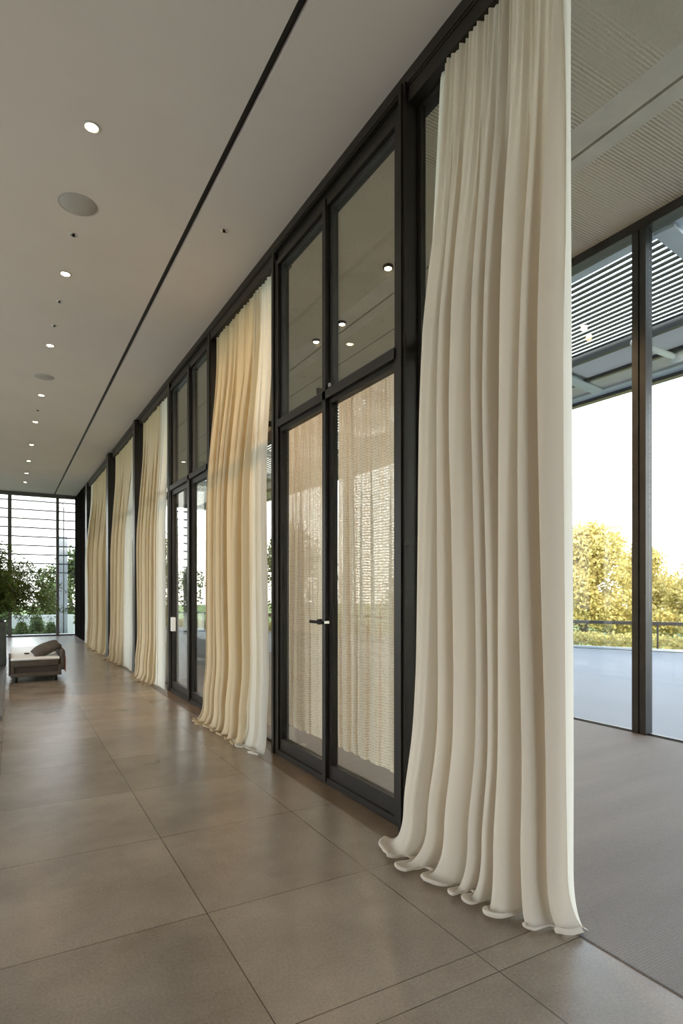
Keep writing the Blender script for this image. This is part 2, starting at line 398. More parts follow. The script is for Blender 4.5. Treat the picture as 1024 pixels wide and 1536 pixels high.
TOPF = (ZC - 0.175, CS)
def pane(x0, x1, y0, y1, z0f, z1f, root, m='glass2', name='glass_pane'):
    b = MB(); vs = []
    for top in (0, 1):
        for (x, y) in ((x0, y0), (x1, y0), (x1, y1), (x0, y1)):
            z = (z0f[0] + z0f[1] * y) if top == 0 else (z1f[0] + z1f[1] * y)
            vs.append(b.bm.verts.new((x, y, z)))
    for f in ((0, 3, 2, 1), (4, 5, 6, 7), (0, 1, 5, 4), (1, 2, 6, 5), (2, 3, 7, 6), (3, 0, 4, 7)): b.bm.faces.new([vs[i] for i in f])
    return b.build(name, M[m], root)

def door_set(name, y0, y1, ym, lab, handle=True, mw=0.05, sw=0.055, base=0.10):
    """pair of tall glazed leaves with two fixed lights above"""
    root = struct(empty(name, (0, 0, 0)), lab, 'door')
    X0, X1 = WX, WX + 0.10
    b = MB(); ring_frame(b, X0, X1, y0, y1, (0.0, 0), TOPF, 0.05, 0.05)
    b.box(X0 - 0.012, X1, y0 + 0.04, y1 - 0.04, TR[0] - 0.035, TR[0] + 0.03, TR[1])
    b.build('outer_frame', M['frame'], root)
    b = MB(); b.topbox(X0 - 0.012, X1 - 0.005, ym - mw / 2, ym + mw / 2, 0.02, TOPF[0], CS); b.build('mullion', M['frame'], root)
    for (a, c) in ((y0 + 0.05, ym - mw / 2), (ym + mw / 2, y1 - 0.05)):
        b = MB(); ring_frame(b, X0 + 0.03, X0 + 0.08, a, c, (TR[0] + 0.03, TR[1]), (TOPF[0] - 0.04, CS), 0.035)
        fr = b.build('transom_light', M['frame2'], root)
        pane(X0 + 0.05, X0 + 0.058, a + 0.045, c - 0.045, (TR[0] + 0.07, TR[1]), (TOPF[0] - 0.075, CS), fr)
        b = MB(); ring_frame(b, X0 + 0.02, X0 + 0.075, a, c, (0.05, 0), (TR[0] - 0.035, TR[1]), sw, base)
        lf = b.build('door_leaf', M['frame'], root)
        pane(X0 + 0.045, X0 + 0.053, a + sw, c - sw, (0.05 + base, 0), (TR[0] - 0.035 - sw, TR[1]), lf)
    return root
d1 = door_set('door_1', 2.90, 4.80, 3.86, 'near pair of tall dark framed glass doors backed by knitted sheers', sw=0.035)
# handle on near door
b = MB(); hz = 1.21
b.box(WX - 0.03, WX + 0.0, 3.90, 3.94, hz - 0.02, hz + 0.02, bev=0.004)
b.box(WX - 0.06, WX - 0.045, 3.80, 4.01, hz - 0.011, hz + 0.011, bev=0.004)
b.box(WX - 0.05, WX + 0.0, 3.905, 3.925, hz - 0.008, hz + 0.008)
leaf = [c for c in d1.children if c.name.startswith('door_leaf')][1]
b.build('handle', M['black'], leaf)
b = MB(); b.box(WX - 0.046, WX - 0.005, 3.78, 3.84, 1.2, 1.222, bev=0.003); tag(b.build('latch', M['chrome'], leaf), 'chrome latch')
b = MB(); b.box(WX + 0.001, WX + 0.02, 3.80, 3.83, 2.955, 2.985, bev=0.003); tag(b.build('catch', M['chrome'], d1), 'small chrome catch')
d2 = door_set('door_2', 6.86, 8.80, 7.72, 'far pair of tall dark framed glass doors looking outside', mw=0.09, sw=0.07)
leaf = [c for c in d2.children if c.name.startswith('door_leaf')][1]
b = MB(); b.box(WX - 0.03, WX + 0.02, 8.52, 8.62, 0.90, 1.10, bev=0.004); tag(b.build('lock_plate', M['panelwhite'], leaf), 'white lock plate')

# fixed glazed lights behind the curtains
bays = [(2.10, 2.80), (4.90, 6.74), (8.92, 11.20), (11.38, 14.45), (14.78, 19.30)]
blabs = ['fixed glazed bay with dark transom behind the large cream curtain', 'fixed glazed bay behind the second curtain',
         'fixed glazed bay behind the third curtain', 'fixed glazed bay behind the fourth curtain', 'fixed glazed bay behind the farthest curtain']
for i, (y0, y1) in enumerate(bays):
    root = struct(empty('window_%d' % (i + 2)), blabs[i], 'window')
    dx_ = -0.05 if i == 0 else 0.0
    b = MB(); ring_frame(b, WX + 0.115 + dx_, WX + 0.15 + dx_, y0, y1, (0.006, 0), TOPF, 0.03)
    b.box(WX + 0.105, WX + 0.16, y0, y1, TR[0] - 0.04, TR[0] + 0.05, TR[1])
    b.build('frame', M['frame'], root)
    pane(WX + 0.13 + dx_, WX + 0.138 + dx_, y0 + 0.03, y1 - 0.03, (0.036, 0), (TOPF[0] - 0.03, CS), root)

# ------------------------------------------------------------------ curtains
def sstep(a, b, x):
    t = min(1, max(0, (x - a) / (b - a))); return t * t * (3 - 2 * t)
def lerp_tab(tab, z):
    """tab sorted by z descending: (z, value)"""
    if z >= tab[0][0]: return tab[0][1]
    for (z1, v1), (z0, v0) in zip(tab, tab[1:]):
        if z >= z0: return v0 + (v1 - v0) * (z - z0) / (z1 - z0)
    return tab[-1][1]

def drape(name, m, parent, far_tab, near_tab, X0, N, amp, seed, ns=260, nz_=120, nsmall=None, reach=0.12, flare=0.05,
          hem=0.06, wrap=0.0, hemz=0.0, omega=0.6, zover=None, flat=None, xtop=2.085, reach_tab=None, wlist=None, alist=None, drift=0.0):
    """a hanging cloth: irregular pleats, finer gathers at the head, a hem that curls out over the floor"""
    rnd = random.Random(seed)
    ztf = zover
    nsmall = nsmall or N * 2.6
    nf = int(round(N * 2))                      # half folds
    wd = [rnd.uniform(0.45, 1.7) * (0.7 + 0.9 * i_ / nf) for i_ in range(nf)]; wd = wlist or wd; nf = len(wd); tot = sum(wd); edges = [0.0]
    for w_ in wd: edges.append(edges[-1] + w_ / tot)
    fam = [rnd.uniform(0.45, 1.25) for _ in range(nf + 2)]
    if alist: fam = [1.15 * a_ for a_ in alist] + [alist[-1]] * 3
    def phase(s):
        s = min(max(s, 0.0), 0.99999)
        for i in range(nf):
            if s < edges[i + 1]: return i + (s - edges[i]) / (edges[i + 1] - edges[i])
        return float(nf)
    bm = bmesh.new(); rows = []
    ZB = 0.24
    zt0 = ztf(0.5 * (far_tab[0][1] + near_tab[0][1]))
    nb = 30
    params = [('b', 1 - k / nz_) for k in range(nz_ + 1)] + [('c', (k + 1) / nb) for k in range(nb)]
    for kind, t in params:
        row = []
        for i in range(ns + 1):
            s = i / ns
            zb = ZB + (zt0 - ZB) * t if kind == 'b' else ZB
            ya = lerp_tab(far_tab, zb); yb = lerp_tab(near_tab, zb)
            y = ya + (yb - ya) * s
            inr = min(1, min(s, 1 - s) / 0.08)
            n1 = noise.noise(Vector((s * 2.6, zb * 0.33, seed * 3.1)))
            n2 = noise.noise(Vector((s * 9.0, zb * 0.5, seed * 1.7 + 9)))
            n3 = noise.noise(Vector((s * 30.0, zb * 1.4, seed + 2)))
            ph = phase(s + 0.035 * n1 * inr - drift * (1 - (zb - ZB) / (zt0 - ZB)) * math.sin(math.pi * s) ** 0.8)
            P = math.pi * ph + seed
            sn = math.sin(P)
            f = 0.45 * sn + 0.55 * math.tanh(2.2 * sn) / math.tanh(2.2)
            k_ = int(ph); fr_ = ph - k_
            av = fam[k_] * (1 - fr_) + fam[min(k_ + 1, nf)] * fr_
            av *= 1 + 0.5 * noise.noise(Vector((s * 5, zb * 0.4, seed + 21)))
            wt = sstep(zt0 - 1.3, zt0 - 0.02, zb)
            A = amp * (0.30 + 0.70 * sstep(zt0, zt0 - 2.6, zb)) * av
            edge = min(1, min(s, 1 - s) / 0.04 + 0.3)
            ff = 1.0
            if flat: ff = 1 - 0.6 * sstep(flat[0] - 0.04, flat[0] + 0.02, s) * sstep(flat[1] + 0.04, flat[1] - 0.02, s)
            Q = 2 * math.pi * nsmall * (s + 0.02 * n1) + 2.5 * n2
            dx = -(A * f * ff * (1 - 0.6 * wt) + wt * 0.010 * math.sin(Q) + 0.0045 * math.sin(Q * 0.77 + 1) * (0.4 + wt) + 0.012 * n2 + 0.003 * n3) * edge
            wfold = abs(yb - ya) / max(N, 1)
            dy = omega * 0.15 * wfold * math.sin(2 * P) * (1 - wt) * ff
            xb = X0 + (xtop - X0) * sstep(2.3, zt0 - 0.1, zb)
            x = xb + dx; y += dy * edge
            if wrap and s > 0.92:
                w2 = (s - 0.92) / 0.08
                x += wrap * w2; y += 0.05 * w2 * w2
            ridge = 0.5 + 0.5 * f
            ztop_here = ztf(y)
            rch = reach * (lerp_tab([(-a, v) for a, v in reach_tab], -s) if reach_tab else 1.0)
            if kind == 'b':
                z = ZB + (ztop_here - ZB) * t
                x -= rch * 0.30 * sstep(0.9, ZB, z) ** 2 * (0.55 + 0.45 * ridge)
            else:
                n5 = noise.noise(Vector((s * 6.0, 1.3, seed + 31))); n6 = noise.noise(Vector((s * 15.0, 2.3, seed + 33)))
                lob = max(0.3, 0.68 + 0.22 * ridge + 0.55 * n5)
                q = min(1, t / 0.62); q2 = max(0, (t - 0.62) / 0.38)
                c_ = 1 - math.cos(q * math.pi / 2)
                xo = rch * 0.7 * lob * c_
                z = (ZB - hemz - 0.012) * (1 - math.sin(q * math.pi / 2) ** 0.9) + 0.012 + hemz
                crump = noise.noise(Vector((s * 26, q2 * 2.2, seed + 4)))
                # the last stretch lies on the floor, puffs up a little and tucks back under
                puff = (0.012 + 0.014 * ridge + 0.018 * n6) * math.sin(math.pi * min(1, q2 * 1.02)) ** 0.8 if reach else 0
                z += max(0, puff + 0.008 * crump * q2)
                xo += hem * (0.4 + 0.8 * lob + 0.8 * n6) * math.sin(q2 * math.pi * 0.72)
                x -= rch * 0.30 * (0.55 + 0.45 * ridge) + xo; x += A * f * ff * edge * 0.35 * c_
                sgn = (s - 0.5) * 2
                y += -sgn * flare * sgn * sgn * (c_ + 0.35 * q2) + (0.035 * n5 + 0.02 * n6) * c_ * (1 if reach else 0)
            row.append(bm.verts.new((x, y, max(z, 0.010))))
        rows.append(row)
    for a, c in zip(rows, rows[1:]):
        for i in range(ns): bm.faces.new((a[i], a[i + 1], c[i + 1], c[i]))
    # soften the hem so that its tips are rounded
    for it in range(10):
        new = []
        for r_ in range(len(rows) - nb, len(rows)):
            row = rows[r_]
            for i in range(1, ns):
                nbs = [row[i - 1].co, row[i + 1].co, rows[r_ - 1][i].co] + ([rows[r_ + 1][i].co] if r_ + 1 < len(rows) else [])
                new.append((row[i], row[i].co * 0.5 + sum(nbs, Vector()) / len(nbs) * 0.5))
        for v_, c_ in new: v_.co = c_
    me = bpy.data.meshes.new(name); bm.to_mesh(me); bm.free(); me.materials.append(m)
    for p in me.polygons: p.use_smooth = True
    o = bpy.data.objects.new(name, me); col.objects.link(o)
    if parent: o.parent = parent
    return o

def curtain_root(lab, y): return tag(empty('curtain', (0, 0, 0)), lab, 'curtain')
ztop1 = lambda y: ZC - 0.186 + CS * y
# 1: large near curtain
c1 = curtain_root('large cream floor-length curtain in the foreground, nearest and tallest, pooling on the floor', 2.1)
drape('drape', M['cream'], c1, [(4.3, 2.49), (3.6, 2.54), (2.86, 2.60), (1.75, 2.615), (1.0, 2.64), (0.24, 2.70)],
      [(4.3, 1.695), (3.0, 1.68), (0.24, 1.655)], 1.985, 6.5, 0.070, 0.0, ns=640, nz_=170, nsmall=24, reach=0.17, flare=0.075, hem=0.04,
      wrap=0.09, zover=ztop1, omega=0.5, xtop=2.06, reach_tab=[(0, 0.75), (0.25, 1.15), (0.6, 0.8), (0.85, 0.5), (1.0, -0.1)],
      wlist=[46, 12, 20, 12, 40, 12, 22, 14, 20, 20, 46, 22, 16, 24, 34],
      alist=[0.9, 0.8, 0.6, 0.7, 0.95, 0.8, 0.6, 0.8, 0.6, 1.1, 1.15, 1.15, 0.8, 0.8, 0.9], drift=0.13)
o = drape('lining', M['white'], c1, [(4.3, 2.57), (2.86, 2.69), (0.24, 2.69)], [(4.3, 1.70), (0.24, 1.675)], 2.09, 3, 0.010, 4.4,
      ns=160, nz_=60, reach=0.02, flare=0.045, hem=0.0, zover=ztop1, xtop=2.09)
tag(o, 'pale lining behind the drape')
# 2
c2 = curtain_root('tan floor-length curtain between the two glazed door pairs, pooling at its hem', 5.8)
drape('drape', M['tan'], c2, [(4.3, 6.66), (1.4, 6.66), (0.24, 6.62)], [(4.3, 5.25), (0.24, 5.2)], 1.965, 7, 0.05, 2.2, ns=320, nz_=90, nsmall=20,
      reach=0.14, flare=-0.02, hem=0.05, zover=ztop1, omega=1.0)
tag(drape('lining', M['white'], c2, [(4.3, 5.45), (0.24, 5.36)], [(4.3, 4.94), (0.24, 4.80)], 1.985, 1.7, 0.022, 5.1, ns=90, nz_=60, nsmall=7,
      reach=0.09, flare=0.01, hem=0.06, zover=ztop1), 'smooth white panel at the near edge')
# 3
c3 = curtain_root('tan curtain left of the far glass doors with a white near panel', 10)
drape('drape', M['tan'], c3, [(4.3, 11.05), (3.0, 10.85), (0.24, 10.85)], [(4.3, 9.45), (0.24, 9.40)], 1.975, 5.5, 0.05, 3.7, ns=220, nz_=70, nsmall=16,
      reach=0.13, flare=0.0, hem=0.05, zover=ztop1, omega=1.0)
tag(drape('lining', M['white'], c3, [(4.3, 9.62), (0.24, 9.62)], [(4.3, 8.95), (0.24, 8.82)], 1.99, 1.2, 0.015, 6.3, ns=60, nz_=40, nsmall=5,
      reach=0.02, flare=0.0, hem=0.01, zover=ztop1), 'flat white panel at the near edge')
# 4
c4 = curtain_root('tan curtain fourth along the partition, between two black posts', 13)
drape('drape', M['tan'], c4, [(4.3, 14.30), (3.0, 14.0), (0.24, 14.0)], [(4.3, 12.05), (0.24, 12.3)], 1.965, 6.0, 0.055, 4.9, ns=220, nz_=60, nsmall=17,
      reach=0.10, flare=0.0, hem=0.04, zover=ztop1, omega=1.0)
tag(drape('lining', M['white'], c4, [(4.3, 12.15), (0.24, 12.9)], [(4.3, 11.43), (0.24, 11.40)], 1.96, 2.2, 0.02, 8.3, ns=60, nz_=40, nsmall=5,
      reach=0.02, flare=0.0, hem=0.01, zover=ztop1), 'white panel at the near edge')
# 5
c5 = curtain_root('farthest tan curtain beside the black wall panel, white at its far edge', 17)
drape('drape', M['tan'], c5, [(4.3, 18.6), (0.24, 18.3)], [(4.3, 14.85), (0.24, 14.85)], 1.95, 7.0, 0.06, 5.9, ns=220, nz_=60, nsmall=18,
      reach=0.10, flare=0.0, hem=0.04, zover=ztop1, omega=1.0)
tag(drape('lining', M['white'], c5, [(4.3, 19.0), (3.0, 19.27), (0.24, 19.27)], [(4.3, 18.5), (0.24, 17.8)], 1.93, 1.6, 0.02, 9.3, ns=60, nz_=40, nsmall=5,
      reach=0.02, flare=0.0, hem=0.01, zover=ztop1), 'white panel at the far edge')

# knitted sheers behind the near doors, each on its rail
for (ya, yb, sd, lab) in ((5.25, 4.40, 11.2, 'knitted cream sheer curtain behind the left near door leaf'),
                          (4.22, 3.15, 12.9, 'knitted cream sheer curtain behind the right near door leaf')):
    root = tag(empty('sheer_curtain'), lab, 'curtain')
    drape('sheer', M['knit'], root, [(3.1, ya), (0.24, ya)], [(3.1, yb), (0.24, yb)], 2.36, 7, 0.022, sd, ns=260, nz_=90, nsmall=22,
          reach=0.0, flare=0.0, hem=0.0, hemz=0.14, xtop=2.36, zover=lambda y: 3.09, omega=0.8)
    b = MB(); b.tube([(2.36, yb - 0.03, 3.09), (2.36, ya + 0.03, 3.09)], 0.012, 10); b.build('rail', M['black'], root, True)
    b = MB(); b.box(2.16, 2.38, ya + 0.0, ya + 0.02, 3.05, 3.10); b.build('bracket', M['black'], root)

# ------------------------------------------------------------------ right window wall
mull = [-2.33, 0.67, 3.67, 6.67, 9.67, 12.67, 15.67, 18.67, 21.67]
ZW = (ZC2, CS)
names = ['first', 'second', 'third', 'fourth', 'fifth', 'sixth', 'seventh', 'eighth']
b = MB(); b.box(XR - 0.05, XR + 0.12, YB, YF, ZC2 - 0.10, ZC2, CS)
struct(b.build('trim_13', M['frame2']), 'dark metal head of the right window wall', 'window head')
for i in range(len(mull)):
    y = mull[i]
    b = MB(); b.topbox(XR - 0.04, XR + 0.03, y - 0.075, y - 0.012, 0.006, ZC2 - 0.1, CS); b.topbox(XR - 0.04, XR + 0.03, y + 0.006, y + 0.075, 0.006, ZC2 - 0.1, CS)
    b.topbox(XR - 0.02, XR + 0.10, y - 0.055, y + 0.055, 0.006, ZC2 - 0.1, CS)
    struct(b.build('trim_%d' % (14 + i), M['frame2']), 'dark double mullion of the right window wall', 'mullion')
for i in range(len(mull) - 1):
    root = struct(empty('window_%d' % (7 + i)), '%s tall glass bay of the right window wall' % names[i], 'window')
    y0, y1 = mull[i] + 0.076, mull[i + 1] - 0.076
    b = MB(); b.box(XR, XR + 0.05, y0, y1, 0.006, 0.022); b.box(XR - 0.02, XR - 0.005, y0, y1, 0.006, 0.014); b.build('sill', M['frame2'], root)
    pane(XR + 0.02, XR + 0.03, y0, y1, (0.022, 0), (ZC2 - 0.1, CS), root, 'glass')

# ------------------------------------------------------------------ far window wall (gallery and carpeted room)
fx = [-5.9, -3.9, -2.0, -0.07, 1.42, 2.0]
b = MB(); b.box(XL, WX, YF - 0.05, YF + 0.08, zc(YF) - 0.13, zc(YF) + 0.1)
struct(b.build('trim_30', M['frame3']), 'dark head of the far window wall', 'window head')
b = MB(); b.box(XL, WX - 0.06, YF - 0.05, YF + 0.08, 0.0, 0.05)
struct(b.build('trim_31', M['frame3']), 'low sill of the far window wall', 'window sill')
for i in range(1, len(fx) - 1):
    w = 0.06 if i != 4 else 0.05
    b = MB(); b.box(fx[i] - w, fx[i] + w, YF - 0.05, YF + 0.08, 0.05, zc(YF) - 0.13)
    struct(b.build('trim_%d' % (31 + i), M['frame3']), 'vertical mullion of the far window wall, glare painted into its grey', 'mullion')
for i in range(len(fx) - 1):
    root = struct(empty('window_%d' % (15 + i)), 'glass bay of the far window wall', 'window')
    b = MB(); b.box(fx[i] + 0.05, fx[i + 1] - 0.05, YF + 0.01, YF + 0.02, 0.05, zc(YF) - 0.13); b.build('glass_pane', M['glass'], root)
root = struct(empty('window_20'), 'end window of the carpeted room', 'window')
b = MB()
for x in (2.2, 3.3, 4.4, 5.5): b.box(x - 0.05, x + 0.05, YF - 0.05, YF + 0.08, 0.006, ZC2 + CS * YF)
b.box(2.1, 5.6, YF - 0.05, YF + 0.08, ZC2 + CS * YF - 0.1, ZC2 + CS * YF + 0.1); b.build('frame', M['frame2'], root)
b = MB(); b.box(2.2, 5.5, YF + 0.01, YF + 0.02, 0.01, ZC2 + CS * YF); b.build('glass_pane', M['glass'], root)

# ------------------------------------------------------------------ ceiling fittings
def fitting_angle(): return math.atan(CS)
def spot(y, x, z, power, parent, size=R(100), blend=0.8, colr=(1, 0.74, 0.46)):
    l = bpy.data.lights.new('spot_light', 'SPOT'); l.energy = power; l.spot_size = size; l.spot_blend = blend; l.color = colr; l.shadow_soft_size = 0.04
    o = bpy.data.objects.new('spot_light', l); col.objects.link(o); o.location = (x, y, z)
    if parent: o.parent = parent
    return o
dl = [(0.463, 4.22), (0.46, 6.38), (0.43, 8.44), (0.42, 10.8), (0.39, 12.7), (0.38, 14.9), (0.37, 17.0), (0.36, 19.0), (0.36, 20.8)]
dlab = ['nearest and largest lit downlight in the plaster ceiling', 'second lit downlight from the viewer, beyond the round speaker',
        'third lit downlight from the viewer, before the smaller speaker disc', 'fourth lit downlight, just beyond the smaller speaker disc',
        'fifth lit downlight from the viewer', 'sixth lit downlight from the viewer', 'third lit downlight from the far window',
        'second lit downlight from the far window', 'farthest lit downlight, closest to the far window']
def downlight():
    root = empty('recessed_downlight')
    b = MB(); b.lathe([(0.058, 0.0), (0.058, -0.004), (0.052, -0.007), (0.042, -0.006), (0.040, 0.0)], seg=36)
    b.build('trim_ring', M['ring'], root, True)
    b = MB(); b.lathe([(0.040, 0.0), (0.040, -0.003), (0.030, -0.005), (0.01, -0.0058)], seg=28); b.build('lamp', M['lamp'], root, True)
    spot(0, 0, -0.03, 60, root)
    return root
proto = downlight()
for i, (x, y) in enumerate(dl):
    o = proto if i == 0 else copy_tree(proto)
    o.location = (x, y, zc(y)); o.rotation_euler.x = fitting_angle()
    tag(o, dlab[i], 'ceiling light', 'downlights in the plaster ceiling')
dl2 = [(4.15, 5.50), (3.83, 5.67), (4.095, 7.23), (4.057, 7.97)]
lab2 = ['lit spotlight in the concrete ceiling just left of the large curtain', 'lit spotlight in the concrete ceiling nearest the dark post',
        'lit spotlight seen through the right transom pane near its mullion', 'lit spotlight seen through the left transom pane']
def downlight2():
    root = empty('ceiling_spotlight')
    b = MB(); b.lathe([(0.06, 0.0), (0.06, -0.03), (0.045, -0.035), (0.042, -0.01)], seg=32); b.build('housing', M['black'], root, True)
    b = MB(); b.lathe([(0.041, -0.012), (0.041, -0.036), (0.02, -0.04)], seg=24); b.build('lamp', M['lamp'], root, True)
    spot(0, 0, -0.07, 200, root, R(140), 0.6, (1, 0.66, 0.36))
    return root
proto = downlight2()
for i, (x, y) in enumerate(dl2):
    o = proto if i == 0 else copy_tree(proto)
    o.location = (x, y, ZC2 + CS * y); o.rotation_euler.x = fitting_angle()
    tag(o, lab2[i], 'ceiling light', 'spotlights in the concrete ceiling')
for (x, y, r, lab) in ((0.464, 5.15, 0.15, 'large round grey ceiling speaker near the first downlight'), (0.42, 9.8, 0.14, 'smaller-looking round ceiling speaker between farther downlights')):
    root = tag(empty('ceiling_speaker', (x, y, zc(y))), lab, 'ceiling speaker'); root.rotation_euler.x = fitting_angle()
    b = MB(); b.lathe([(r, 0.0), (r, -0.004), (r - 0.006, -0.006), (r - 0.008, -0.002)], seg=48); b.build('rim', M['ring'], root, True)
    b = MB(); b.lathe([(r - 0.008, -0.001), (r - 0.012, -0.005), (0.02, -0.006)], seg=48); b.build('grille', M['grille'], root, True)
spr = [(0.47, 5.62, 'sprinkler head in the ceiling just beyond the large speaker'), (1.593, 4.88, 'sprinkler head on the narrow ceiling strip right of the black slot'),
       (0.45, 7.05, 'small sprinkler head beyond the second downlight'), (0.44, 7.75, 'small sprinkler head before the third downlight'),
       (0.40, 11.8, 'tiny sprinkler head between the fourth and fifth downlights')]
def sprinkler():
    root = empty('sprinkler_head')
    b = MB(); b.lathe([(0.033, 0.0), (0.033, -0.004), (0.026, -0.006), (0.022, -0.001)], seg=28); b.build('collar', M['chrome'], root, True)
    b = MB(); b.lathe([(0.008, 0.0), (0.009, -0.006), (0.004, -0.009), (0.014, -0.010), (0.014, -0.012)], seg=16); b.build('nozzle', M['black'], root, True)
    return root
proto = sprinkler()
for i, (x, y, lab) in enumerate(spr):
    o = proto if i == 0 else copy_tree(proto)
    o.location = (x, y, zc(y)); o.rotation_euler.x = fitting_angle(); tag(o, lab, 'sprinkler', 'sprinklers in the plaster ceiling')

# ------------------------------------------------------------------ daybed
root = tag(empty('daybed', (0.35, 10.75, 0)), 'low white-topped daybed with taupe sides near the potted plant', 'daybed')
W2, L = 0.37, 2.5
b = MB(); b.box(-W2, W2, 0, L, 0.10, 0.16, bev=0.01); b.box(-W2, -W2 + 0.05, 0, L, 0.16, 0.28, bev=0.01); b.box(W2 - 0.05, W2, 0.0, L, 0.16, 0.28, bev=0.01)
b.build('frame', M['sofa_side'], root)
b = MB(); b.box(-W2 + 0.05, W2 - 0.05, 0.03, L - 0.03, 0.16, 0.25); b.build('drawer_recess', M['sofa_dark'], root)
b = MB(); b.box(-W2, W2 - 0.03, -0.01, L, 0.25, 0.38, bev=0.03); b.build('mattress', M['sofa_side'], root, True)
b = MB(); b.box(-W2 - 0.002, W2 - 0.03, -0.012, L - 0.02, 0.365, 0.405, bev=0.012); tag(b.build('top_cover', M['sofa_top'], root, True), 'white top cover')
b = MB(); b.box(W2 - 0.02, W2 + 0.055, 0.0, 1.5, 0.18, 0.52, bev=0.035); b.build('armrest', M['sofa_side'], root, True)
b = MB(); b.box(W2 + 0.05, W2 + 0.065, 0.02, 0.6, 0.15, 0.40, bev=0.005); tag(b.build('throw', M['rust'], root), 'rust coloured cloth over the side')
b = MB(); b.tube([(-W2 + 0.08, 0.06, 0.10), (-W2 + 0.08, 0.06, 0.03)], 0.018); b.tube([(-W2 + 0.06, 0.06, 0.032), (-W2 + 0.10, 0.06, 0.032)], 0.032, 14)
lg = b.build('caster', M['black'], root, True)
for (x, y) in ((2 * W2 - 0.16, 0), (0, L - 0.14), (2 * W2 - 0.16, L - 0.14)):
    c = lg.copy(); col.objects.link(c); c.parent = root; c.location = (x, y, 0)
# side end panel
b = MB(); b.box(-W2 - 0.03, -W2, 0.0, 0.9, 0.12, 0.42, bev=0.01); b.build('side_panel', M['sofa_dark'], root)
# cushion
def pillow(w, h, t, seed=0):
    bm = bmesh.new(); n = 24; vs = {}
    for sd in (1, -1):
        for i in range(n + 1):
            for j in range(n + 1):
                u = i / n * 2 - 1; v = j / n * 2 - 1
                prof = (max(0, 1 - abs(u) ** 2.6) * max(0, 1 - abs(v) ** 2.6)) ** 0.5
                k = 1 - 0.10 * (1 - abs(u)) * abs(v) ** 4
                x = u * w / 2 * (1 - 0.07 * (1 - v * v)); y = v * h / 2 * (1 - 0.07 * (1 - u * u))
                z = sd * t / 2 * prof * (1 + 0.12 * noise.noise(Vector((u * 2, v * 2, seed))))
                vs[(sd, i, j)] = bm.verts.new((x, y, z))
        for i in range(n):
            for j in range(n):
                bm.faces.new([vs[(sd, i, j)], vs[(sd, i + 1, j)], vs[(sd, i + 1, j + 1)], vs[(sd, i, j + 1)]])
    bmesh.ops.remove_doubles(bm, verts=bm.verts, dist=1e-4)
    return bm
b = MB(); b.bm.free(); b.bm = pillow(0.46, 0.46, 0.17, 2)
o = b.build('cushion', M['sofa_side'], None, True); o.location = (0.505, 11.15, 0.515); o.rotation_euler = (R(8), R(-24), R(4))
tag(o, 'plump taupe cushion leaning on the daybed armrest', 'cushion')
b = MB(); b.lathe([(0.03, 0), (0.045, 0.012), (0.04, 0.02), (0.02, 0.022)], seg=20)
o = b.build('small_dish', M['sofa_dark'], None, True); o.location = (0.22, 11.45, 0.407); tag(o, 'tiny dark dish lying on the white daybed top', 'dish')

# ------------------------------------------------------------------ plant on low dark platform
b = MB(); b.box(-2.6, -0.10, 7.6, 15.2, 0.0, 0.05, bev=0.006)
tag(b.build('low_platform', M['plinth']), 'low dark stone platform at the left edge under the planter', 'platform')
def leaf(bm, p, d, up, l, w):
    d = d.normalized(); s = d.cross(up)
    if s.length < 1e-3: s = Vector((1, 0, 0))
    s.normalize()
    a = bm.verts.new(p); b1 = bm.verts.new(p + d * l * 0.5 + s * w); c = bm.verts.new(p + d * l); e = bm.verts.new(p + d * l * 0.5 - s * w)
    bm.faces.new((a, b1, c, e))
def rv(rnd): 
    v = Vector((rnd.gauss(0, 1), rnd.gauss(0, 1), rnd.gauss(0, 1))); return v.normalized()
px, py = -0.50, 13.6
root = tag(empty('potted_plant', (px, py, 0.05)), 'bushy green potted plant with fine arching leaves beside the daybed', 'plant')
b = MB(); b.box(-0.42, 0.40, -0.42, 0.42, 0.0, 0.86, bev=0.02); b.build('planter', M['planter'], root)
b = MB(); b.box(-0.38, 0.36, -0.38, 0.38, 0.855, 0.875); b.build('soil', M['soil'], root)
rnd = random.Random(5); bs = MB(); bl = MB()
for k in range(230):
    a = rnd.uniform(0, 2 * math.pi); out = rnd.uniform(0.25, 1.32); H = rnd.uniform(0.35, 1.62) * (1.15 - 0.35 * out)
    droop = rnd.uniform(0.1, 1.5) * out
    bias = Vector((rnd.uniform(0.0, 0.5), 0, 0))
    base = Vector((rnd.uniform(-.15, .15), rnd.uniform(-.15, .15), 0.86)); pts = []
    for i in range(9):
        t = i / 8
        pts.append(base + Vector((math.cos(a) * out * t ** 0.9, math.sin(a) * out * t ** 0.9, H * math.sin(t * math.pi * 0.62) - droop * 0.5 * t ** 3)) + bias * t)
    bs.tube(pts, [0.008 * (1 - 0.8 * i / 8) for i in range(9)], 4)
    for i in range(2, 9):
        for q in range(22):
            p = pts[i] + (pts[i - 1] - pts[i]) * rnd.random() + rv(rnd) * 0.05
            d = rv(rnd) + Vector((math.cos(a), math.sin(a), 0.1)) * 0.6
            leaf(bl.bm, p, d, rv(rnd), rnd.uniform(0.05, 0.095), rnd.uniform(0.006, 0.010))
bs.build('stems', M['trunk'], root); bl.build('foliage', M['leafd'], root)

# ------------------------------------------------------------------ outside: ground, terrace, rail, pergola
b = MB(); b.box(-70, 90, -40, 140, -0.9, -0.6)
struct(b.build('floor_3', M['grass']), 'grassy ground beyond the terrace', 'ground')
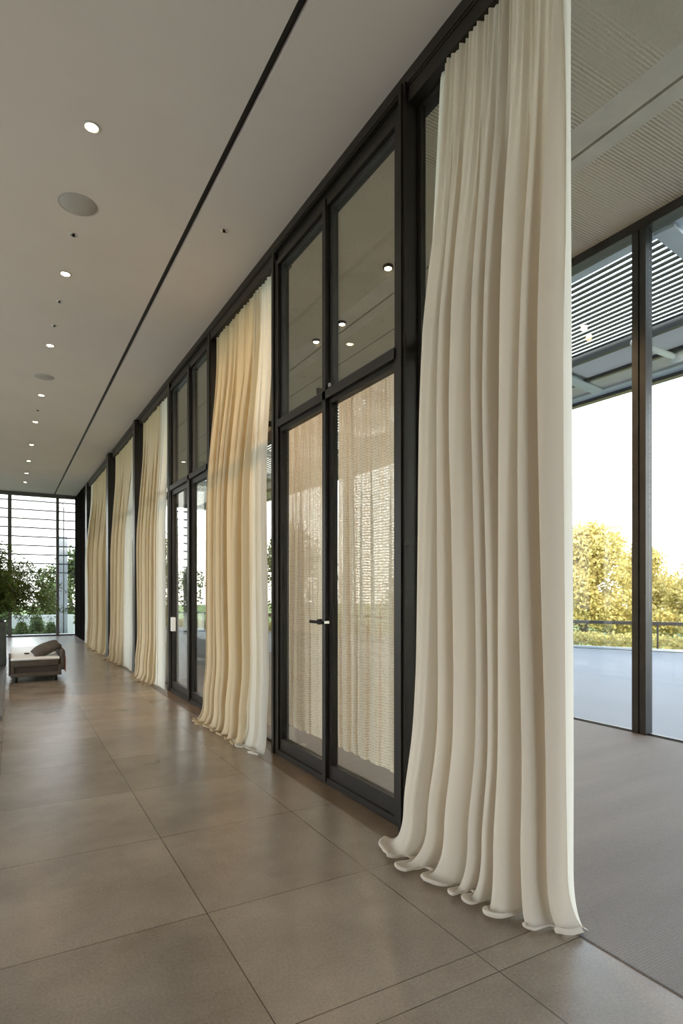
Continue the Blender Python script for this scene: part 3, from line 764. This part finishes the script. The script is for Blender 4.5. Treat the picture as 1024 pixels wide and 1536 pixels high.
# terrace polygon to the rail line
def prism(pts, z0, z1):
    b = MB(); lo = [b.bm.verts.new((x, y, z0)) for x, y in pts]; hi = [b.bm.verts.new((x, y, z1)) for x, y in pts]
    b.bm.faces.new(lo[::-1]); b.bm.faces.new(hi); n = len(pts)
    for i in range(n): b.bm.faces.new((lo[i], lo[(i + 1) % n], hi[(i + 1) % n], hi[i]))
    return b
ra, rb = Vector((13.71, 10.75)), Vector((14.77, 8.59))
rdir = (rb - ra).normalized()
r0 = ra - rdir * 20; r1 = rb + rdir * 14
struct(prism([(XR + 0.12, -6), (r1.x, r1.y - 1), (r1.x + .1, r1.y), (r0.x + .1, r0.y), (XR + 0.12, 30)], -0.6, -0.005).build('floor_4', M['terrace']), 'pale blue-grey stone terrace outside the right windows', 'terrace')
b = MB(); b.box(XL, XR + 0.1, YF + 0.12, YF + 1.75, -0.6, -0.02)
struct(b.build('floor_5', M['bouncestone']), 'ledge outside the far windows, made pale to bounce light indoors', 'terrace')  # ledge widened and paled as a reflector for the ceiling
b = MB(); b.box(XL - 14, XL - 0.16, -12, 30, -0.6, -0.02)
struct(b.build('bounce_floor_6', M['bouncestone']), 'added pale bounce surface outside the left windows', 'terrace')  # unseen ground added to block green grass bounce and brighten the ceiling
b = MB(); b.box(WX, XR + 6, YB - 10, YB - 0.12, -0.6, -0.02)
struct(b.build('floor_7', M['plinth']), 'stone terrace behind the viewer', 'terrace')
root = tag(empty('terrace_railing'), 'low dark metal railing along the terrace edge', 'railing')
ang = math.atan2(rdir.y, rdir.x)
def along(p0, p1, w, z0, z1, name, m, parent, bev=0):
    d = (p1 - p0); L_ = d.length; b = MB(); b.box(0, L_, -w / 2, w / 2, z0, z1, bev=bev)
    o = b.build(name, m, parent); o.location = (p0.x, p0.y, 0); o.rotation_euler.z = math.atan2(d.y, d.x); return o
along(r0, r1, 0.10, 0.66, 0.75, 'top_rail', M['frame2'], root)
along(r0, r1, 0.12, -0.005, 0.05, 'kerb', M['steel'], root)
n = int((r1 - r0).length / 2.4)
for k in range(n + 1):
    p = r0 + (r1 - r0) * (k / n); b = MB(); b.box(-0.02, 0.02, -0.03, 0.03, 0.05, 0.66)
    o = b.build('post', M['frame2'], root); o.location = (p.x, p.y, 0); o.rotation_euler.z = ang
along(r0, r1, 0.012, 0.09, 0.64, 'glass_panel', M['glass'], root)

# pergola / sunshade outside the right windows
root = tag(empty('louvred_canopy'), 'steel sunshade canopy with dark louvre slats outside the right windows', 'canopy')
ZP = ZC2 - 0.06
PY0, PY1 = -3.0, 30.0
for k in range(18):
    x = 5.98 + k * 0.118
    b = MB(); b.box(x, x + 0.066, PY0, PY1, ZP + 0.10, ZP + 0.112, CS); b.build('slat', M['slat'], root)
for (x0, x1, za, zb, m, nm) in ((5.74, 5.90, 0.0, 0.12, 'steel', 'wall_beam'), (8.09, 8.17, 0.0, 0.12, 'slat', 'slat_stop'),
                                (8.90, 8.97, -0.02, 0.1, 'frame2', 'middle_beam'), (8.97, 9.42, -0.02, 0.07, 'smooth', 'gutter'),
                                (9.42, 9.66, -0.06, 0.20, 'steel', 'fascia_beam'), (9.66, 9.80, -0.12, -0.02, 'frame2', 'drip_edge')):
    b = MB(); b.box(x0, x1, PY0, PY1, ZP + za, ZP + zb, CS); b.build(nm, M[m], root)
b = MB(); b.box(8.17, 8.90, PY0, PY1, ZP + 0.04, ZP + 0.05, CS); b.build('white_panel', M['opal'], root)
for y in mull:
    # rafters springing from each mullion, slightly skewed, built as a flanged steel section
    b = MB(); L_ = 3.9
    b.box(0.16, L_, -0.11, 0.11, 0.06, 0.09); b.box(0.16, L_, -0.03, 0.03, -0.03, 0.06); b.box(0.16, L_, -0.10, 0.10, -0.06, -0.03)
    o = b.build('rafter', M['steel'], root); o.location = (XR, y - 0.16, ZP + CS * y); o.rotation_euler = (0, 0, R(8))
    yt = y + 1.69; zt = ZP + CS * yt - 0.06
    b = MB(); b.tube([(7.95, yt, zt), (9.0, yt, zt)], 0.045, 12)
    b.lathe([(0.03, -0.07), (0.09, -0.05), (0.11, 0.0), (0.09, 0.05), (0.03, 0.07)], (9.05, yt, zt), 16)
    b.build('strut', M['panelwhite'], root, True)

# ------------------------------------------------------------------ far louvre screen outside the end window
root = tag(empty('louvre_screen', (0, YF + 1.2, 0)), 'thin horizontal sunshade louvres outside the far window', 'sunshade')
for k in range(9):
    z = 2.30 + k * 0.33
    b = MB(); b.box(-6, 4.5, -0.05, 0.05, z - 0.02, z + 0.02, 0); b.build('blade', M['frame2'], root)
for x in (-5.9, -3.0, 4.4):
    b = MB(); b.box(x - 0.04, x + 0.04, 0.05, 0.13, -0.02, 5.1); b.build('post', M['frame2'], root)
root = tag(empty('lamp_post', (1.75, YF + 1.9, -0.6)), 'slim outdoor lamp post with a hooked arm beyond the far window', 'lamp post')
b = MB(); b.tube([(0, 0, 0), (0, 0, 5.45)], 0.02, 8); b.build('pole', M['frame2'], root, True)
b = MB(); b.tube([(0, 0, 5.45), (-0.02, 0, 5.6), (-0.12, 0, 5.68), (-0.2, 0, 5.6), (-0.2, 0, 5.5)], 0.016, 8); b.build('arm', M['frame2'], root, True)
b = MB(); b.lathe([(0.02, 0.08), (0.06, 0.0), (0.05, -0.01)], (-0.2, 0, 5.45), 14); b.build('lamp_shade', M['black'], root, True)
b = MB(); b.box(-0.15, 0.15, -0.15, 0.15, 0, 4.4, bev=0.02)
o = b.build('outdoor_pillar', M['steel']); o.location = (1.78, YF + 2.6, -0.6); tag(o, 'square grey pillar outdoors beside the far window corner', 'pillar')
b = MB(); b.box(-9, 5, 0, 0.25, -0.6, 0.62)
o = b.build('garden_wall', M['panelwhite']); o.location = (0, YF + 4.6, 0); tag(o, 'low white garden wall beyond the far window', 'garden wall')

# ------------------------------------------------------------------ vegetation
def tree(name, lab, cat, loc, H, rad, mat_, seed, n=9000, trunk=True, lsize=0.13, group=None, cone=False, zlow=0.25):
    rnd = random.Random(seed); root = tag(empty(name, loc), lab, cat, group)
    b = MB(); cl = []
    for k in range(34):
        t = rnd.random(); z = H * (zlow + (1 - zlow) * t)
        rr = rad * (math.sin(math.pi * min(1, 0.22 + 0.75 * t)) if not cone else (1.05 - t))
        a = rnd.uniform(0, 6.283); q = rr * math.sqrt(rnd.random()) * 0.85
        cl.append((Vector((math.cos(a) * q, math.sin(a) * q, z * 0.95)), rad * rnd.uniform(0.2, 0.36)))
    if trunk:
        b.tube([(0, 0, 0), (0.05, 0.02, H * 0.35), (0.0, 0.1, H * 0.8)], [rad * 0.07, rad * 0.05, rad * 0.015], 8)
        for c, r in cl[:14]:
            b.tube([(0.03, 0.03, c.z * 0.55), tuple(c)], [rad * 0.02, rad * 0.006], 5)
        b.build('trunk', M['trunk'], root, True)
    f = MB()
    for i in range(n):
        c, r = cl[i % len(cl)]
        v = rv(rnd); p = c + v * r * rnd.uniform(0.55, 1.08) * Vector((1, 1, 0.8)).length / 1.6
        leaf(f.bm, p, rv(rnd), rv(rnd), lsize * rnd.uniform(0.7, 1.3), lsize * 0.38)
    f.build('foliage', mat_, root)
    return root
tree('tree', 'golden green broad tree beyond the railing left of the mullion', 'tree', (22.6, 17.6, -0.6), 5.3, 2.6, M['leafy'], 21, 22000, lsize=0.16, zlow=0.12)
tree('tree', 'golden pointed tree at the right edge beyond the railing', 'tree', (25.6, 13.3, -0.6), 6.2, 2.6, M['leafy'], 22, 22000, lsize=0.16, cone=True, zlow=0.12)
tree('tree', 'smaller golden tree behind the mullion beyond the railing', 'tree', (28.6, 18.6, -0.6), 4.3, 2.5, M['leafy'], 26, 16000, lsize=0.16, zlow=0.12)
k = 0
for (x, y, H, r) in ((19.5, 25, 5.5, 2.9), (14.5, 31.5, 6, 3.2), (8.5, 42, 6.5, 3.6), (31, 9, 5, 2.6), (31, 3, 5, 2.6)):
    tree('tree', 'green tree in the garden row glimpsed through the right-hand glazing', 'tree', (x, y, -0.6), H, r, M['leafg'], 40 + k, 7000, lsize=0.2, group='garden trees beyond the right windows', zlow=0.1); k += 1
for (x, y, H, r) in ((2.6, 33, 4.1, 2.1), (-1.6, 34, 3.9, 2.1), (-5.8, 34, 4.2, 2.1), (6.6, 35, 4.6, 2.1)):
    tree('tree', 'soft green tree beyond the far window', 'tree', (x, y, -0.6), H, r, M['leafg'], 60 + k, 8000, lsize=0.16, group='garden trees beyond the far window', zlow=0.1); k += 1
for (x, y, H, r) in ((-0.35, 26.5, 1.25, 0.46), (0.3, 25.5, 1.0, 0.40), (0.85, 26.6, 1.2, 0.44), (1.3, 25.35, 0.95, 0.36), (2.6, 25.8, 1.9, 0.5), (-1.2, 25.8, 1.3, 0.6)):
    tree('shrub', 'green shrub at the foot of the far window', 'shrub', (x, y, -0.6), H, r, M['leafs'], 80 + k, 3500, trunk=True, lsize=0.07, group='shrubs outside the far window', zlow=0.1); k += 1
# clipped hedge behind the rail
rnd = random.Random(3); f = MB(); nrm = Vector((-rdir.y, rdir.x)); 
if nrm.x < 0: nrm = -nrm
for i in range(30000):
    p = r0 + (r1 - r0) * rnd.random() + nrm * rnd.uniform(0.4, 1.6)
    z = rnd.uniform(-0.6, 0.30) if rnd.random() < 0.5 else rnd.uniform(0.05, 0.34)
    leaf(f.bm, Vector((p.x, p.y, z + 0.08 * noise.noise(Vector((p.x, p.y, 0))))), rv(rnd), rv(rnd), 0.11, 0.04)
tag(f.build('hedge', M['leafy']), 'low clipped hedge running behind the terrace railing', 'hedge', None, 'stuff')

# ------------------------------------------------------------------ light
w = bpy.data.worlds.new('World'); scene.world = w; w.use_nodes = True
nt = w.node_tree; bg = nt.nodes['Background']
tc = nt.nodes.new('ShaderNodeTexCoord'); sx = nt.nodes.new('ShaderNodeSeparateXYZ'); nt.links.new(tc.outputs['Generated'], sx.inputs[0])
rp = nt.nodes.new('ShaderNodeValToRGB'); nt.links.new(sx.outputs['Z'], rp.inputs[0])
rp.color_ramp.elements[0].position = 0.0; rp.color_ramp.elements[0].color = (1.0, 0.97, 0.93, 1)
rp.color_ramp.elements[1].position = 0.55; rp.color_ramp.elements[1].color = (0.70, 0.83, 1.0, 1)
nt.links.new(rp.outputs[0], bg.inputs[0]); bg.inputs[1].default_value = 5.0
s = bpy.data.lights.new('sun', 'SUN'); s.energy = 6.0; s.angle = R(6); s.color = (1.0, 0.86, 0.62)
so = bpy.data.objects.new('sun', s); col.objects.link(so)
sd = Vector((0.45, 0.55, -0.5))       # travelling direction of the light
so.rotation_euler = sd.to_track_quat('-Z', 'Y').to_euler()

cam = bpy.data.cameras.new('camera'); co = bpy.data.objects.new('camera', cam); col.objects.link(co)
cam.sensor_fit = 'AUTO'; cam.sensor_width = 36; cam.lens = 874 / 1536 * 36; cam.shift_y = 127 / 1536
co.location = (0, 0, 1.4); co.rotation_euler = (R(90), 0, R(-29.47)); cam.clip_end = 300; cam.clip_start = 0.05
scene.camera = co
scene.view_settings.view_transform = 'Standard'; scene.view_settings.look = 'None'
scene.view_settings.gamma = 1.0; scene.view_settings.use_curve_mapping = False
scene.view_settings.exposure = 0.02
